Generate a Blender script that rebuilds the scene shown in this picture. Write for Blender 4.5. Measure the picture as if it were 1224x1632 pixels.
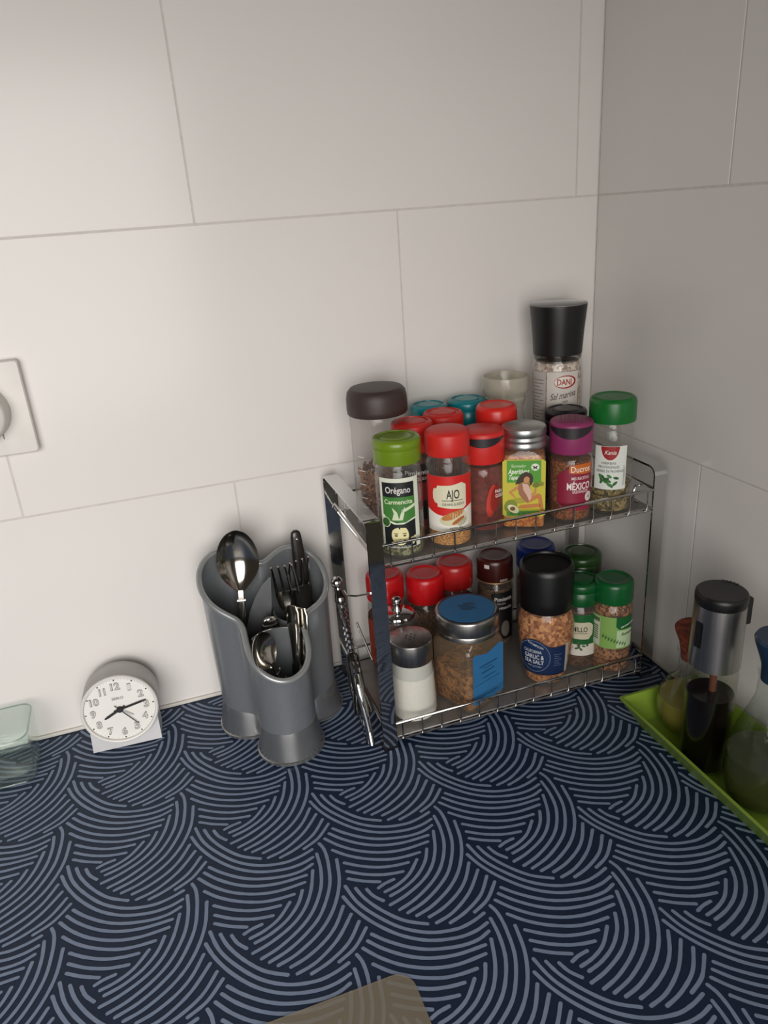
import bpy, bmesh, math, random
from mathutils import Vector, Matrix
random.seed(7)
S = bpy.context.scene
COL = S.collection
PI = math.pi
for o in list(bpy.data.objects): bpy.data.objects.remove(o)

# ------------------------------------------------------------------ camera, world, lights
CAMP = Vector((-.4998, -.7395, .5004))
cd = bpy.data.cameras.new('camera'); cam = bpy.data.objects.new('camera', cd); COL.objects.link(cam)
cam.location = CAMP; cam.rotation_mode = 'XYZ'; cam.rotation_euler = (1.1825, .0674, -.3331)
cd.sensor_fit = 'VERTICAL'; cd.sensor_height = 36; cd.lens = 1175.7347 / 1632 * 36; cd.clip_start = .01
S.camera = cam
W = bpy.data.worlds.new('room_fill'); S.world = W; W.use_nodes = True
W.node_tree.nodes['Background'].inputs[0].default_value = (1, .85, .64, 1)
W.node_tree.nodes['Background'].inputs[1].default_value = .04
def area(name, loc, target, sx, sy, power, col):
    l = bpy.data.lights.new(name, 'AREA'); l.shape = 'RECTANGLE'; l.size = sx; l.size_y = sy; l.energy = power; l.color = col
    o = bpy.data.objects.new(name, l); COL.objects.link(o); o.location = loc
    o.rotation_euler = (Vector(target) - Vector(loc)).to_track_quat('-Z', 'Y').to_euler()
    return o
area('window_daylight', (-.82, -1.25, .44), (-.64, 0, .10), 1.0, .80, 5.5, (1, .968, .935)).data.spread = math.radians(95)
S.cycles.transparent_max_bounces = 24
S.view_settings.view_transform = 'Standard'; S.view_settings.look = 'None'
S.view_settings.exposure = 0; S.view_settings.gamma = 1; S.view_settings.use_curve_mapping = False

# ------------------------------------------------------------------ materials
def lin(c):
    if isinstance(c, str): c = tuple(int(c[i:i+2], 16) / 255 for i in (0, 2, 4))
    return tuple((x / 12.92 if x <= .04045 else ((x + .055) / 1.055) ** 2.4) for x in c) + (1,)
MATS = {}
def mat(key, c, rough=.5, metal=0, c2=None, scale=60, bump=0, voro=False, spec=.5, stretch=None, coat=0, emit=None):
    if key in MATS: return MATS[key]
    m = bpy.data.materials.new(key); m.use_nodes = True; nt = m.node_tree; b = nt.nodes['Principled BSDF']
    b.inputs['Roughness'].default_value = rough; b.inputs['Metallic'].default_value = metal
    b.inputs['Specular IOR Level'].default_value = spec; b.inputs['Coat Weight'].default_value = coat
    a = lin(c); d = lin(c2) if c2 else tuple(min(1, x * .9) for x in a[:3]) + (1,)
    tc = nt.nodes.new('ShaderNodeTexCoord'); src = tc.outputs['Object']
    if stretch:
        mp = nt.nodes.new('ShaderNodeMapping'); mp.inputs['Scale'].default_value = stretch
        nt.links.new(src, mp.inputs[0]); src = mp.outputs[0]
    if voro:
        n = nt.nodes.new('ShaderNodeTexVoronoi'); n.inputs['Scale'].default_value = scale; col = n.outputs['Color']; hgt = n.outputs['Distance']
        sp = nt.nodes.new('ShaderNodeSeparateColor'); nt.links.new(col, sp.inputs[0]); fac = sp.outputs[0]
    else:
        n = nt.nodes.new('ShaderNodeTexNoise'); n.inputs['Scale'].default_value = scale; n.inputs['Detail'].default_value = 3
        fac = n.outputs['Fac']; hgt = fac
    nt.links.new(src, n.inputs['Vector'])
    r = nt.nodes.new('ShaderNodeValToRGB'); r.color_ramp.elements[0].color = d; r.color_ramp.elements[1].color = a
    r.color_ramp.elements[0].position = .2 if voro else .35; r.color_ramp.elements[1].position = .8 if voro else .65
    nt.links.new(fac, r.inputs[0]); nt.links.new(r.outputs[0], b.inputs['Base Color'])
    if bump:
        bp = nt.nodes.new('ShaderNodeBump'); bp.inputs['Strength'].default_value = bump; bp.inputs['Distance'].default_value = .001
        nt.links.new(hgt, bp.inputs['Height']); nt.links.new(bp.outputs[0], b.inputs['Normal'])
    MATS[key] = m; return m
def glass(key, tint=(.95, .96, .95), gloss=1.0, haze=0, hazec=(.8, .8, .8)):
    if key in MATS: return MATS[key]
    m = bpy.data.materials.new(key); m.use_nodes = True; nt = m.node_tree; N = nt.nodes
    N.remove(N['Principled BSDF']); out = N['Material Output']
    t = N.new('ShaderNodeBsdfTransparent'); t.inputs[0].default_value = tint + (1,)
    g = N.new('ShaderNodeBsdfGlossy'); g.inputs['Roughness'].default_value = .04; g.inputs[0].default_value = (gloss, gloss, gloss, 1)
    f = N.new('ShaderNodeFresnel'); ge = N.new('ShaderNodeNewGeometry'); mr = N.new('ShaderNodeMapRange'); mr.inputs[3].default_value = 1.45; mr.inputs[4].default_value = 1/1.45
    nt.links.new(ge.outputs['Backfacing'], mr.inputs[0]); nt.links.new(mr.outputs[0], f.inputs[0])   # thin wall: same reflection on both sides
    ns = N.new('ShaderNodeTexNoise'); ns.inputs['Scale'].default_value = 25
    bp = N.new('ShaderNodeBump'); bp.inputs['Strength'].default_value = .12; bp.inputs['Distance'].default_value = .002
    nt.links.new(ns.outputs['Fac'], bp.inputs['Height']); nt.links.new(bp.outputs[0], g.inputs['Normal']); nt.links.new(bp.outputs[0], f.inputs['Normal'])
    src = t.outputs[0]
    if haze:
        d = N.new('ShaderNodeBsdfDiffuse'); d.inputs[0].default_value = hazec + (1,)
        hx = N.new('ShaderNodeMixShader'); hx.inputs[0].default_value = haze
        nt.links.new(src, hx.inputs[1]); nt.links.new(d.outputs[0], hx.inputs[2]); src = hx.outputs[0]
    mx = N.new('ShaderNodeMixShader'); nt.links.new(f.outputs[0], mx.inputs[0])
    nt.links.new(src, mx.inputs[1]); nt.links.new(g.outputs[0], mx.inputs[2]); nt.links.new(mx.outputs[0], out.inputs[0])
    MATS[key] = m; return m
TILE = mat('white_glazed_tile', 'e6e2de', .20, scale=3, c2='e2deda', bump=.05, spec=.22)
GROUT = mat('warm_grey_grout', 'd2cdc6', .8, scale=90)
CAULK = mat('white_sealant', 'd9d5cd', .45, scale=40)
NAVY = mat('navy_vinyl', '17273f', .45, scale=300, c2='15243a', bump=.03, spec=.28)
STROKE = mat('pale_blue_print', '7f8da5', .5, scale=80, c2='7987a0', spec=.3)
CHROME = mat('polished_chrome', 'd2d2d2', .06, 1, scale=20, c2='cccccc')
WIRE = mat('chrome_wire', 'c4c2be', .16, 1, scale=30)
STEEL = mat('brushed_steel', 'b5b3b0', .3, 1, scale=200, stretch=(1, 1, .05), c2='9c9a98')
ALU = mat('matt_aluminium', 'b9b9b8', .38, 1, scale=150)
CUT = mat('cutlery_steel', 'c9c4bb', .13, 1, scale=30)
LINER = mat('grey_tray_liner', '8f8a86', .3, .35, scale=50)
SILVER = mat('silver_painted_plastic', '979b9f', .30, .6, scale=220, c2='94989c')
GL = glass('clear_glass', (.95, .955, .94), 1, .035, (.74, .71, .64))
GLD = glass('thick_glass', (.92, .945, .935), 1)
PET = glass('cloudy_plastic', (.93, .92, .91), .7, .07, (.75, .73, .7))
BLACK = mat('black_plastic', '0d0d0e', .4, scale=60)
WHITE = mat('white_plastic', 'e4e1dc', .4, scale=40)
P = {}
def ink(c): return mat('ink_' + c, c, .45, scale=120, c2=c)

# ------------------------------------------------------------------ object helpers
def tag(o, label, cat, group=None, kind=None):
    o['label'] = label
    if cat: o['category'] = cat
    if group: o['group'] = group
    if kind: o['kind'] = kind
    return o
def thing(name, label, cat, loc=(0, 0, 0), rot=(0, 0, 0), group=None):
    o = bpy.data.objects.new(name, None); COL.objects.link(o); o.location = loc; o.rotation_euler = rot
    o.empty_display_size = .02
    return tag(o, label, cat, group)
def mobj(name, V, F, m, parent=None, smooth=True, sharp=40):
    me = bpy.data.meshes.new(name); me.from_pydata([tuple(v) for v in V], [], F); me.validate()
    b = bmesh.new(); b.from_mesh(me); bmesh.ops.recalc_face_normals(b, faces=b.faces); b.to_mesh(me); b.free()
    if smooth:
        me.polygons.foreach_set('use_smooth', [True] * len(me.polygons)); me.set_sharp_from_angle(angle=math.radians(sharp))
    o = bpy.data.objects.new(name, me); COL.objects.link(o); me.materials.append(m)
    if parent: o.parent = parent
    return o
class MB:
    def __init__(s): s.V = []; s.F = []
    def add(s, V, F):
        n = len(s.V); s.V += [tuple(v) for v in V]; s.F += [tuple(i + n for i in f) for f in F]; return s
    def loft(s, rings, cap0=True, cap1=True, closed=True):
        n = len(rings[0]); V = [p for r in rings for p in r]; F = []
        for i in range(len(rings) - 1):
            for j in range(n if closed else n - 1):
                k = (j + 1) % n; F.append((i*n+j, i*n+k, (i+1)*n+k, (i+1)*n+j))
        if cap0: F.append(tuple(range(n))[::-1])
        if cap1: F.append(tuple(range((len(rings)-1)*n, len(rings)*n)))
        return s.add(V, F)
    def lathe(s, prof, seg=36, c=(0, 0, 0), cap0=True, cap1=True):
        return s.loft([[(c[0]+r*math.cos(2*PI*j/seg), c[1]+r*math.sin(2*PI*j/seg), c[2]+z) for j in range(seg)] for r, z in prof], cap0, cap1)
    def box(s, a, b, bev=0):
        x0, y0, z0 = a; x1, y1, z1 = b; e = bev
        if not e:
            return s.loft([[(x0,y0,z),(x1,y0,z),(x1,y1,z),(x0,y1,z)] for z in (z0, z1)])
        def ring(i, z): return [(x0+i,y0+e,z),(x0+e,y0+i,z),(x1-e,y0+i,z),(x1-i,y0+e,z),(x1-i,y1-e,z),(x1-e,y1-i,z),(x0+e,y1-i,z),(x0+i,y1-e,z)]
        return s.loft([ring(e, z0), ring(0, z0+e), ring(0, z1-e), ring(e, z1)])
    def tube(s, pts, r, seg=8, closed=False, caps=True):
        pts = [Vector(p) for p in pts]; n = len(pts); rings = []; up = None
        for i, p in enumerate(pts):
            if closed: t = pts[(i+1) % n] - pts[i-1]
            else: t = pts[min(i+1, n-1)] - pts[max(i-1, 0)]
            t.normalize()
            if up is None: up = t.orthogonal().normalized()
            up = (up - t * up.dot(t)).normalized(); w = t.cross(up)
            rr = r[i] if isinstance(r, (list, tuple)) else r
            rings.append([p + up*rr*math.cos(2*PI*j/seg) + w*rr*math.sin(2*PI*j/seg) for j in range(seg)])
        if closed: rings.append(rings[0]); caps = False
        return s.loft(rings, caps, caps)
    def sphere(s, c, r, seg=16, rings=10, sz=1):
        return s.lathe([(max(1e-5, r*math.sin(PI*i/rings)), -r*sz*math.cos(PI*i/rings)) for i in range(rings+1)], seg, c)
    def xf(s, M):
        s.V = [tuple(M @ Vector(v)) for v in s.V]; return s
    def build(s, name, m, parent=None, **k): return mobj(name, s.V, s.F, m, parent, **k)
def spline(pts, n=8):
    P_ = [Vector(p) for p in pts]; out = []
    for i in range(len(P_) - 1):
        a = P_[max(i-1, 0)]; b = P_[i]; c = P_[i+1]; d = P_[min(i+2, len(P_)-1)]
        for k in range(n):
            t = k / n
            out.append(.5*((2*b) + (c-a)*t + (2*a-5*b+4*c-d)*t*t + (3*b-a-3*c+d)*t**3))
    return out + [P_[-1]]
def rsq(h, rad, z, n=6, rot=0, hy=None):
    hy = hy or h; out = []
    for q, (sx, sy) in enumerate(((1, 1), (-1, 1), (-1, -1), (1, -1))):
        for k in range(n+1):
            a = q*PI/2 + k/n*PI/2
            x = sx*(h-rad)+rad*math.cos(a); y = sy*(hy-rad)+rad*math.sin(a)
            out.append((x*math.cos(rot)-y*math.sin(rot), x*math.sin(rot)+y*math.cos(rot), z))
    return out
# ---- printing on a curved or flat face: map(s, z, off) gives a local point
def cylmap(r, phi):
    return lambda s, z, off=0: ((r(z) if callable(r) else r)+off, phi + s/(r(z) if callable(r) else r), z)
def tocart(p): return (p[0]*math.cos(p[1]), p[0]*math.sin(p[1]), p[2])
def cyl(r, phi):
    f = cylmap(r, phi); return lambda s, z, off=0: tocart(f(s, z, off))
def plane(d, phi):
    return lambda s, z, off=0: ((d+off)*math.cos(phi)-s*math.sin(phi), (d+off)*math.sin(phi)+s*math.cos(phi), z)
def patch(mp, par, name, s0, s1, z0, z1, m, off=.0002, n=14, rad=0, top=None, bot=None):
    V = []; F = []; rows = 3
    for i in range(n+1):
        s = s0 + (s1-s0)*i/n; e = min(s-s0, s1-s); cut = 0
        if rad and e < rad: cut = rad - math.sqrt(max(0, rad**2-(rad-e)**2))
        a = (bot(s) if bot else z0)+cut; b = (top(s) if top else z1)-cut
        for k in range(rows+1): V.append(mp(s, a+(b-a)*k/rows, off))
    for i in range(n):
        for k in range(rows):
            q = i*(rows+1)+k; F.append((q, q+rows+1, q+rows+2, q+1))
    return mobj(name, V, F, m, par)
def blob(mp, par, name, cs, cz, a, b, m, off=.0004, rot=0, n=24, inner=0):
    def pt(q, j):
        t = 2*PI*j/n; x = a*q*math.cos(t); y = b*q*math.sin(t)
        return (cs+x*math.cos(rot)-y*math.sin(rot), cz+x*math.sin(rot)+y*math.cos(rot))
    if not inner: return polyp(mp, par, name, [[pt(1, j) for j in range(n)]], m, off)
    V = [mp(*pt(q, j), off) for q in (inner, 1) for j in range(n)]
    return mobj(name, V, [(j, (j+1) % n, n+(j+1) % n, n+j) for j in range(n)], m, par)
def polyp(mp, par, name, polys, m, off=.0006, sm=0):
    V = []; F = []
    for pts in polys:
        if sm: pts = [(p.x, p.y) for p in spline([(a, b, 0) for a, b in pts+[pts[0]]], sm)[:-1]]
        F.append(tuple(range(len(V), len(V)+len(pts)))); V += [(s, z, 0) for s, z in pts]
    me = bpy.data.meshes.new(name); me.from_pydata(V, [], F)
    b = bmesh.new(); b.from_mesh(me); bmesh.ops.triangulate(b, faces=b.faces)
    x0 = min(v[0] for v in V); x1 = max(v[0] for v in V); k = int((x1-x0)/.0025)
    for i in range(1, k+1):
        bmesh.ops.bisect_plane(b, geom=b.verts[:]+b.edges[:]+b.faces[:], plane_co=(x0+(x1-x0)*i/(k+1), 0, 0), plane_no=(1, 0, 0))
    for v in b.verts: v.co = mp(v.co.x, v.co.y, off)
    b.to_mesh(me); b.free()
    o = bpy.data.objects.new(name, me); COL.objects.link(o); me.materials.append(m); o.parent = par
    return o
def lines(mp, par, name, rects, m, off=.0006):
    return polyp(mp, par, name, [[(a, c), (b, c), (b, d), (a, d)] for a, b, c, d in rects], m, off)
def text(mp, par, body, cs, cz, h, m, off=.0007, width=None, shear=0, bold=0, name='lettering', slope=0):
    c = bpy.data.curves.new('t', 'FONT'); c.body = body; c.size = 1; c.resolution_u = 3; c.offset = bold; c.shear = shear
    o = bpy.data.objects.new('t', c); COL.objects.link(o); bpy.context.view_layer.update()
    me = bpy.data.meshes.new_from_object(o.evaluated_get(bpy.context.evaluated_depsgraph_get()))
    bpy.data.objects.remove(o); bpy.data.curves.remove(c)
    xs = [v.co.x for v in me.vertices]; x0, x1 = min(xs), max(xs)
    k = h / .72; kx = width / (x1-x0) if width else k
    for v in me.vertices:
        s = (v.co.x-(x0+x1)/2)*kx
        v.co = mp(cs+s, cz+(v.co.y-.36)*k+s*slope, off)
    me.name = name; me.materials.clear(); me.materials.append(m); 
    ob = bpy.data.objects.new(name, me); COL.objects.link(ob); ob.parent = par
    return ob
def camphi(x, y): return math.atan2(CAMP.y-y, CAMP.x-x)

# ------------------------------------------------------------------ the setting: tiled walls, counter
def tiled_wall(name, axis, lo, hi, joints):
    m = MB()
    if axis == 'x': m.box((lo, .0004, -.05), (hi+.012, .05, 1.0))
    else: m.box((.0004, lo, -.05), (.05, hi, 1.0))
    w = m.build(name, GROUT, smooth=False); w['kind'] = 'structure'
    g = .0006
    for row in range(4):
        z0 = row*.25; z1 = z0+.25; j = joints[row % 2]
        a = j
        while a > lo: a -= .4
        while a < hi:
            b0 = max(a, lo); b1 = min(a+.4, hi)
            if b1-b0 > .006:
                t = MB(); d = random.uniform(-.00015, .00015)
                if axis == 'x': t.box((b0+g, d, z0+g), (b1-g, .006, z1-g), .0006)
                else: t.box((d, b0+g, z0+g), (.006, b1-g, z1-g), .0006)
                t.build('tile', TILE, w, smooth=False)
            a += .4
    return w
tiled_wall('wall_back', 'x', -1.25, 0, (-.427, -.230))
tiled_wall('wall_right', 'y', -.95, 0, (-.19, -.39))
for nm, a, b in (('trim_1', (-1.25, -.0035, 0), (0, 0, .004)), ('trim_2', (-.0035, -.95, 0), (0, 0, .004))):
    t = MB(); t.box(a, b, .001); o = t.build(nm, CAULK); o['kind'] = 'structure'
counter = thing('kitchen_counter', 'kitchen counter top with navy covering printed in pale blue curved lines', 'countertop', (0, 0, 0))
MB().box((-1.25, -.72, -.04), (0, 0, -.0012), .002).build('slab', mat('worktop_board', 'b8b0a6', .5), counter)
cover = MB().box((-1.25, -.72, -.0012), (0, 0, 0)).build('vinyl_covering', NAVY, counter, smooth=False)
# printed strokes, one cell, in counter metres
import numpy as np
def camM():
    return np.array(cam.rotation_euler.to_matrix())
CM = camM(); FPX = 1175.7347
def unproj(u, v, h=0):
    d = CM @ np.array([(u-612)/FPX, -(v-816)/FPX, -1.]); t = (h-CAMP.z)/d[2]
    return (CAMP.x+t*d[0], CAMP.y+t*d[1])
ST = [[(200,95),(230,130),(280,155)],
 [(140,90),(180,145),(260,205),(370,255),(495,272)],
 [(85,80),(130,160),(210,225),(340,290),(490,315),(640,298),(740,260),(820,213)],
 [(60,135),(110,200),(200,270),(330,330),(480,355),(640,340),(750,305),(825,262)],
 [(170,325),(250,360),(370,392),(490,400),(640,383),(750,350),(822,305)],
 [(140,360),(220,400),(340,435),(470,445),(620,425),(785,375)],
 [(105,397),(190,445),(310,483),(460,495),(610,475),(775,420)],
 [(140,477),(230,515),(350,540),(490,545),(600,527),(708,495)],
 [(200,567),(300,590),(420,600),(530,588),(622,566)],
 [(205,627),(310,648),(420,653),(500,645),(575,630)],
 [(205,680),(300,697),(410,703)],
 [(390,748),(440,715),(505,685)],
 [(428,775),(520,725),(610,650),(680,545)],
 [(460,803),(560,745),(660,660),(730,560),(758,470)],
 [(445,868),(560,800),(690,695),(770,590),(812,470),(823,345)],
 [(500,903),(620,825),(750,705),(830,590),(875,450),(872,330),(847,240)],
 [(550,925),(680,840),(800,725),(880,610),(930,440),(920,300),(895,215),(862,175)],
 [(605,945),(720,875),(850,755),(930,640),(975,520),(990,400),(973,275)],
 [(685,955),(790,890),(900,790),(970,690),(1015,570)],
 [(725,997),(850,920),(980,780),(1065,620)],
 [(815,997),(930,920),(1050,800),(1115,665)],
 [(988,922),(1090,830),(1160,705)]]
cell = []
for s in ST:
    pts = [Vector(unproj(290+a/3.948, 1300+b/3.948)+(0,)) for a, b in s]
    cell.append(spline(pts, 5))
V = []; F = []
def ribbon(pts, w, z):
    n0 = len(V); L = []; Rr = []; n = len(pts)
    for i, p in enumerate(pts):
        t = (pts[min(i+1, n-1)]-pts[max(i-1, 0)]).normalized(); nn = Vector((-t.y, t.x, 0))
        ww = w*(.93+.14*random.random())
        L.append(p+nn*ww); Rr.append(p-nn*ww)
    t0 = (pts[1]-pts[0]).normalized(); t1 = (pts[-1]-pts[-2]).normalized()
    for t, p, L_, R_, end in ((t0, pts[0], L, Rr, 0), (t1, pts[-1], L, Rr, 1)):
        nn = Vector((-t.y, t.x, 0)); q = -t if not end else t
        a = p+q*w*.75+nn*w*.55; b = p+q*w*.75-nn*w*.55
        if end: L.append(a); Rr.append(b)
        else: L.insert(0, a); Rr.insert(0, b)
    k = len(L)
    for a in L+Rr: V.append((a.x, a.y, z))
    for i in range(k-1): F.append((n0+i, n0+k+i, n0+k+i+1, n0+i+1))
for i in range(-7, 6):
    for j in range(-6, 4):
        for s in cell:
            off = Vector((i*.10785, j*.1105, 0))
            pts = [p+off for p in s]
            pts = [p for p in pts if -1.24 < p.x < -.005 and -.71 < p.y < -.005]
            if len(pts) >= 3: ribbon(pts, .00138, .00025)
o = mobj('printed_wave_lines', V, F, STROKE, cover, smooth=False); o['kind'] = 'stuff'

# ------------------------------------------------------------------ two-tier chrome rack
XL0, XL1, XR0, XR1, YF, YB, RH = -.337, -.3225, -.0345, -.0200, -.1675, -.014, .247
rack = thing('spice_rack', 'two-tier chrome spice rack of flat bent bands and wire trays in the tiled corner', 'spice rack', ((XL0+XR1)/2, (YF+YB)/2, 0))
RX, RY = (XL0+XR1)/2, (YF+YB)/2
def rl(p): return (p[0]-RX, p[1]-RY, p[2])
for x0, x1 in ((XL0, XL1), (XR0, XR1)):
    path = [(YF, 0), (YF, RH-.010)]
    for k in range(1, 7): a = PI-k/6*PI/2; path.append((YF+.010+.010*math.cos(a), RH-.010+.010*math.sin(a)))
    for k in range(0, 7): a = PI/2-k/6*PI/2; path.append((YB-.010+.010*math.cos(a), RH-.010+.010*math.sin(a)))
    path.append((YB, 0)); th = .0022; rings = []
    for i, p in enumerate(path):
        a = Vector(path[max(i-1, 0)]); b = Vector(path[min(i+1, len(path)-1)]); t = (b-a).normalized(); n = Vector((t.y, -t.x))
        q = Vector(p)+n*th
        rings.append([rl((x0, p[0], p[1])), rl((x1, p[0], p[1])), rl((x1, q[0], q[1])), rl((x0, q[0], q[1]))])
    MB().loft(rings).build('end_frame', CHROME, rack, sharp=30)
    for yy in (YF+.002, YB-.008):
        MB().box(rl((x0-.0005, yy-.003, 0)), rl((x1+.0005, yy+.009, .0015))).build('foot', BLACK, rack)
def tray(zf, zr, name_l):
    xa, xb = XL1-.002, XR0+.002
    tr = MB().box(rl((xa, YF+.004, zf-.0018)), rl((xb, YB-.004, zf)), .0005).build('tray_floor', LINER, rack)
    y0 = YF+.0005
    MB().tube([rl(p) for p in [(xa, YF+.012, zr), (xa, y0+.002, zr), (xa+.002, y0, zr), (xb-.002, y0, zr), (xb, y0+.002, zr), (xb, YF+.012, zr)]], .0016, 8).build('front_rail', WIRE, tr)
    MB().tube([rl((xa, YB-.003, zr)), rl((xb, YB-.003, zr))], .0016, 8).build('back_rail', WIRE, tr)
    for x in (XL0+.004, XR1-.004):
        MB().tube([rl(p) for p in ((x, YB-.02, zr-.008), (x, YB-.03, zr-.001), (x, YF+.03, zr-.004), (x, YF+.004, zr-.006))], .0014, 8).build('side_rail', WIRE, tr)
    for x in (xa, xb):
        MB().tube([rl((x, YB-.003, zf-.002)), rl((x, YF+.001, zf-.002))], .0014, 8).build('side_rail', WIRE, tr)
    MB().tube([rl((xa, y0+.001, zf-.0022)), rl((xb, y0+.001, zf-.0022))], .001, 6).build('lower_rail', WIRE, tr)
    n = 14
    for i in range(n):
        x = xa+.0085+(xb-xa-.017)*i/(n-1)
        MB().tube([rl(p) for p in ((x, YB-.002, zr), (x, YB-.002, zf-.002), (x, YB-.004, zf-.0026), (x, y0+.003, zf-.0026), (x, y0, zf-.002), (x, y0, zr))], .0008, 6).build('upright_wire', WIRE, tr)
    return tr
Z1, Z2 = .203, .0095
t2 = tray(Z1, .2235, 'upper'); t1 = tray(Z2, .0285, 'lower')
for x in (XR0-.001,):
    MB().tube([rl(p) for p in ((x, -.150, .2235), (x-.008, -.150, .2235), (x-.010, -.150, .218), (x-.010, -.150, .208), (x-.004, -.150, .205))], .0013, 8).build('tray_clip', WIRE, rack)
MB().tube([rl(p) for p in ((XL0-.0005, -.154, .0985), (XL0-.0005, -.106, .1150))], .0012, 8).build('side_rod', WIRE, rack)
MB().tube([rl(p) for p in ((XL0-.003, -.075, .137), (XL0-.003, -.085, .1365), (XL0-.002, -.12, .153), (XL0, -.1655, .178))], .0010, 8).build('hook_wire', WIRE, rack)

# ------------------------------------------------------------------ jars
def lerp_r(prof):
    def f(z):
        for (r0, z0), (r1, z1) in zip(prof, prof[1:]):
            if z0 <= z <= z1 and z1 > z0: return r0+(r1-r0)*(z-z0)/(z1-z0)
        return prof[-1][0]
    return f
def bodyprof(r, h, neck):
    return [(.0008, .0015), (r*.8, .001), (r*.93, .0006), (r, .004), (r, h*.80), (r*.99, h*.86), (r*.93, h*.93), (neck, h*.96), (neck, h)]
def cap_flip(r, z0, h):
    return [(r*.98, z0), (r, z0+.001), (r, z0+h*.60), (r*.985, z0+h*.61), (r*1.01, z0+h*.64), (r*1.01, z0+h*.88), (r*.95, z0+h*.97), (r*.80, z0+h), (r*.78, z0+h*.955), (r*.66, z0+h*.94), (r*.62, z0+h*.99), (r*.5, z0+h*1.01), (.0004, z0+h*.985)]
def cap_round(r, z0, h):
    return [(r*.99, z0), (r*1.0, z0+.001), (r*1.0, z0+h*.78), (r*.96, z0+h*.9), (r*.87, z0+h*.97), (r*.8, z0+h*.985), (r*.76, z0+h*.95), (r*.5, z0+h*.955), (.0004, z0+h*.955)]
def cap_dome(r, z0, h):
    return [(r*.97, z0), (r*.99, z0+.001), (r*1.0, z0+h*.78), (r*.97, z0+h*.84), (r*.85, z0+h*.91), (r*.6, z0+h*.965), (r*.3, z0+h*.99), (.0004, z0+h)]
def cap_plain(r, z0, h):
    return [(r*.98, z0), (r, z0+.001), (r, z0+h*.9), (r*.97, z0+h*.97), (r*.92, z0+h), (.0004, z0+h)]
def jar(name, label, x, y, z, r, H, ch, capc, fill, fillh, capf=cap_flip, cat='spice jar', capr=None, neck=None, gm=None, rot=(0, 0, 0), group=None, caprough=.3):
    J = thing(name, label, cat, (x, y, z+.0003), rot, group)
    h = H-ch; pr = bodyprof(r, h, neck or r*.84)
    MB().lathe(pr, 36, cap1=False).build('glass_body', gm or GL, J)
    f = lerp_r(pr[3:])
    if fill:
        q = [(.0005, .003), (r*.9, .003), (r-.0016, .006)]
        zz = .006
        while zz < fillh-.004: zz += .006; q.append((min(f(zz), r)-.0016, zz))
        q += [(min(f(fillh), r)-.0018, fillh), (r*.4, fillh+.0015), (.0004, fillh+.001)]
        MB().lathe(q, 30).build('contents', fill, J)
    cm = mat('cap_'+capc, capc, caprough, scale=30)
    c = MB().lathe(capf(capr or r*.98, h-.001, ch), 36).build('cap', cm, J, sharp=55)
    return J, c, cyl(r, camphi(x, y)), h
OREG = mat('oregano_flakes', '8d8a68', .9, c2='3f3d26', scale=420, voro=True, bump=.6)
GARL = mat('garlic_granules', 'd29c5c', .9, c2='9b6430', scale=900, voro=True, bump=.5)
PAPR = mat('paprika_powder', '7a2a1e', .9, c2='5a1c14', scale=200)
ORNG = mat('orange_seasoning', 'd08a44', .9, c2='a4561f', scale=500, voro=True, bump=.5)
MEXI = mat('brown_seasoning', '9a5a30', .9, c2='5a2c14', scale=600, voro=True, bump=.5)
HERB = mat('dried_herbs', 'a08c5c', .9, c2='4a4024', scale=380, voro=True, bump=.7)
SALTP = mat('salt_and_spice_grains', 'e3d6cc', .8, c2='a58d80', scale=330, voro=True, bump=.6)
PEPP = mat('pepper_powder', '6a4a34', .9, c2='3a261a', scale=500, voro=True)
GSAL = mat('garlic_salt_grains', 'd3945f', .85, c2='8d4f2a', scale=300, voro=True, bump=.7)
NUTS = mat('brown_spice_grains', 'c98d52', .85, c2='5d3216', scale=260, voro=True, bump=.8)
SALT = mat('fine_white_salt', 'e6e2da', .9, scale=900, bump=.1)
RED, DKRED, TEAL = 'cf2620', 'a81a1a', '0f7f88'

# --- upper tray, front row
J, c, mp, h = jar('spice_jar', 'oregano jar with olive green flip cap and black and green label', -.2955, -.1425, Z1, .0215, .113, .022, '6f8a1a', OREG, .024, capr=.0218)
MB().lathe([(.0205, h-.005), (.0222, h-.004), (.0222, h-.001), (.0205, h)], 36, cap0=False, cap1=False).build('collar_ring', GL, J)
lb = patch(mp, J, 'label', -.0195, .0185, .012, .079, ink('d8dccb'), .0001)
patch(mp, lb, 'label_panel', -.0165, .0135, .0125, .075, ink('15181a'), .0003)
patch(mp, lb, 'label_band', -.0165, .0135, .037, .0615, ink('3f7a33'), .0005, bot=lambda s: .041-.004*math.cos(s*120))
text(mp, lb, 'Orégano', -.0015, .0683, .0062, WHITE, .0006, .0225, bold=.012)
text(mp, lb, 'Carmencita', -.0015, .0572, .0044, ink('dfe8c4'), .0008, .0255, bold=.012)
polyp(mp, lb, 'printed_leaf', [[(-.008, .0395), (-.006, .046), (-.0075, .052), (-.003, .047), (-.0015, .0395)], [(-.002, .0395), (.0005, .047), (.004, .0525), (.003, .045), (.0015, .0395)], [(.001, .0462), (.0135, .0515), (.0135, .0545), (.001, .0492)]], ink('cfd8b8'), .0008)
polyp(mp, lb, 'printed_swoosh', [[(-.0165, .0455), (-.011, .0395), (-.004, .0368), (.004, .0372), (.010, .0402), (.0135, .0412), (.0135, .0398), (.008, .038), (.002, .0355), (-.006, .0355), (-.0125, .0385), (-.0165, .0425)]], ink('dfe6cf'), .0009)
blob(mp, lb, 'printed_badge', -.0135, .0375, .0040, .0048, ink('2e5c2a'), .0011)
blob(mp, lb, 'printed_badge_ring', -.0135, .0375, .0042, .0050, ink('cfe0b0'), .0012, inner=.86)
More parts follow.
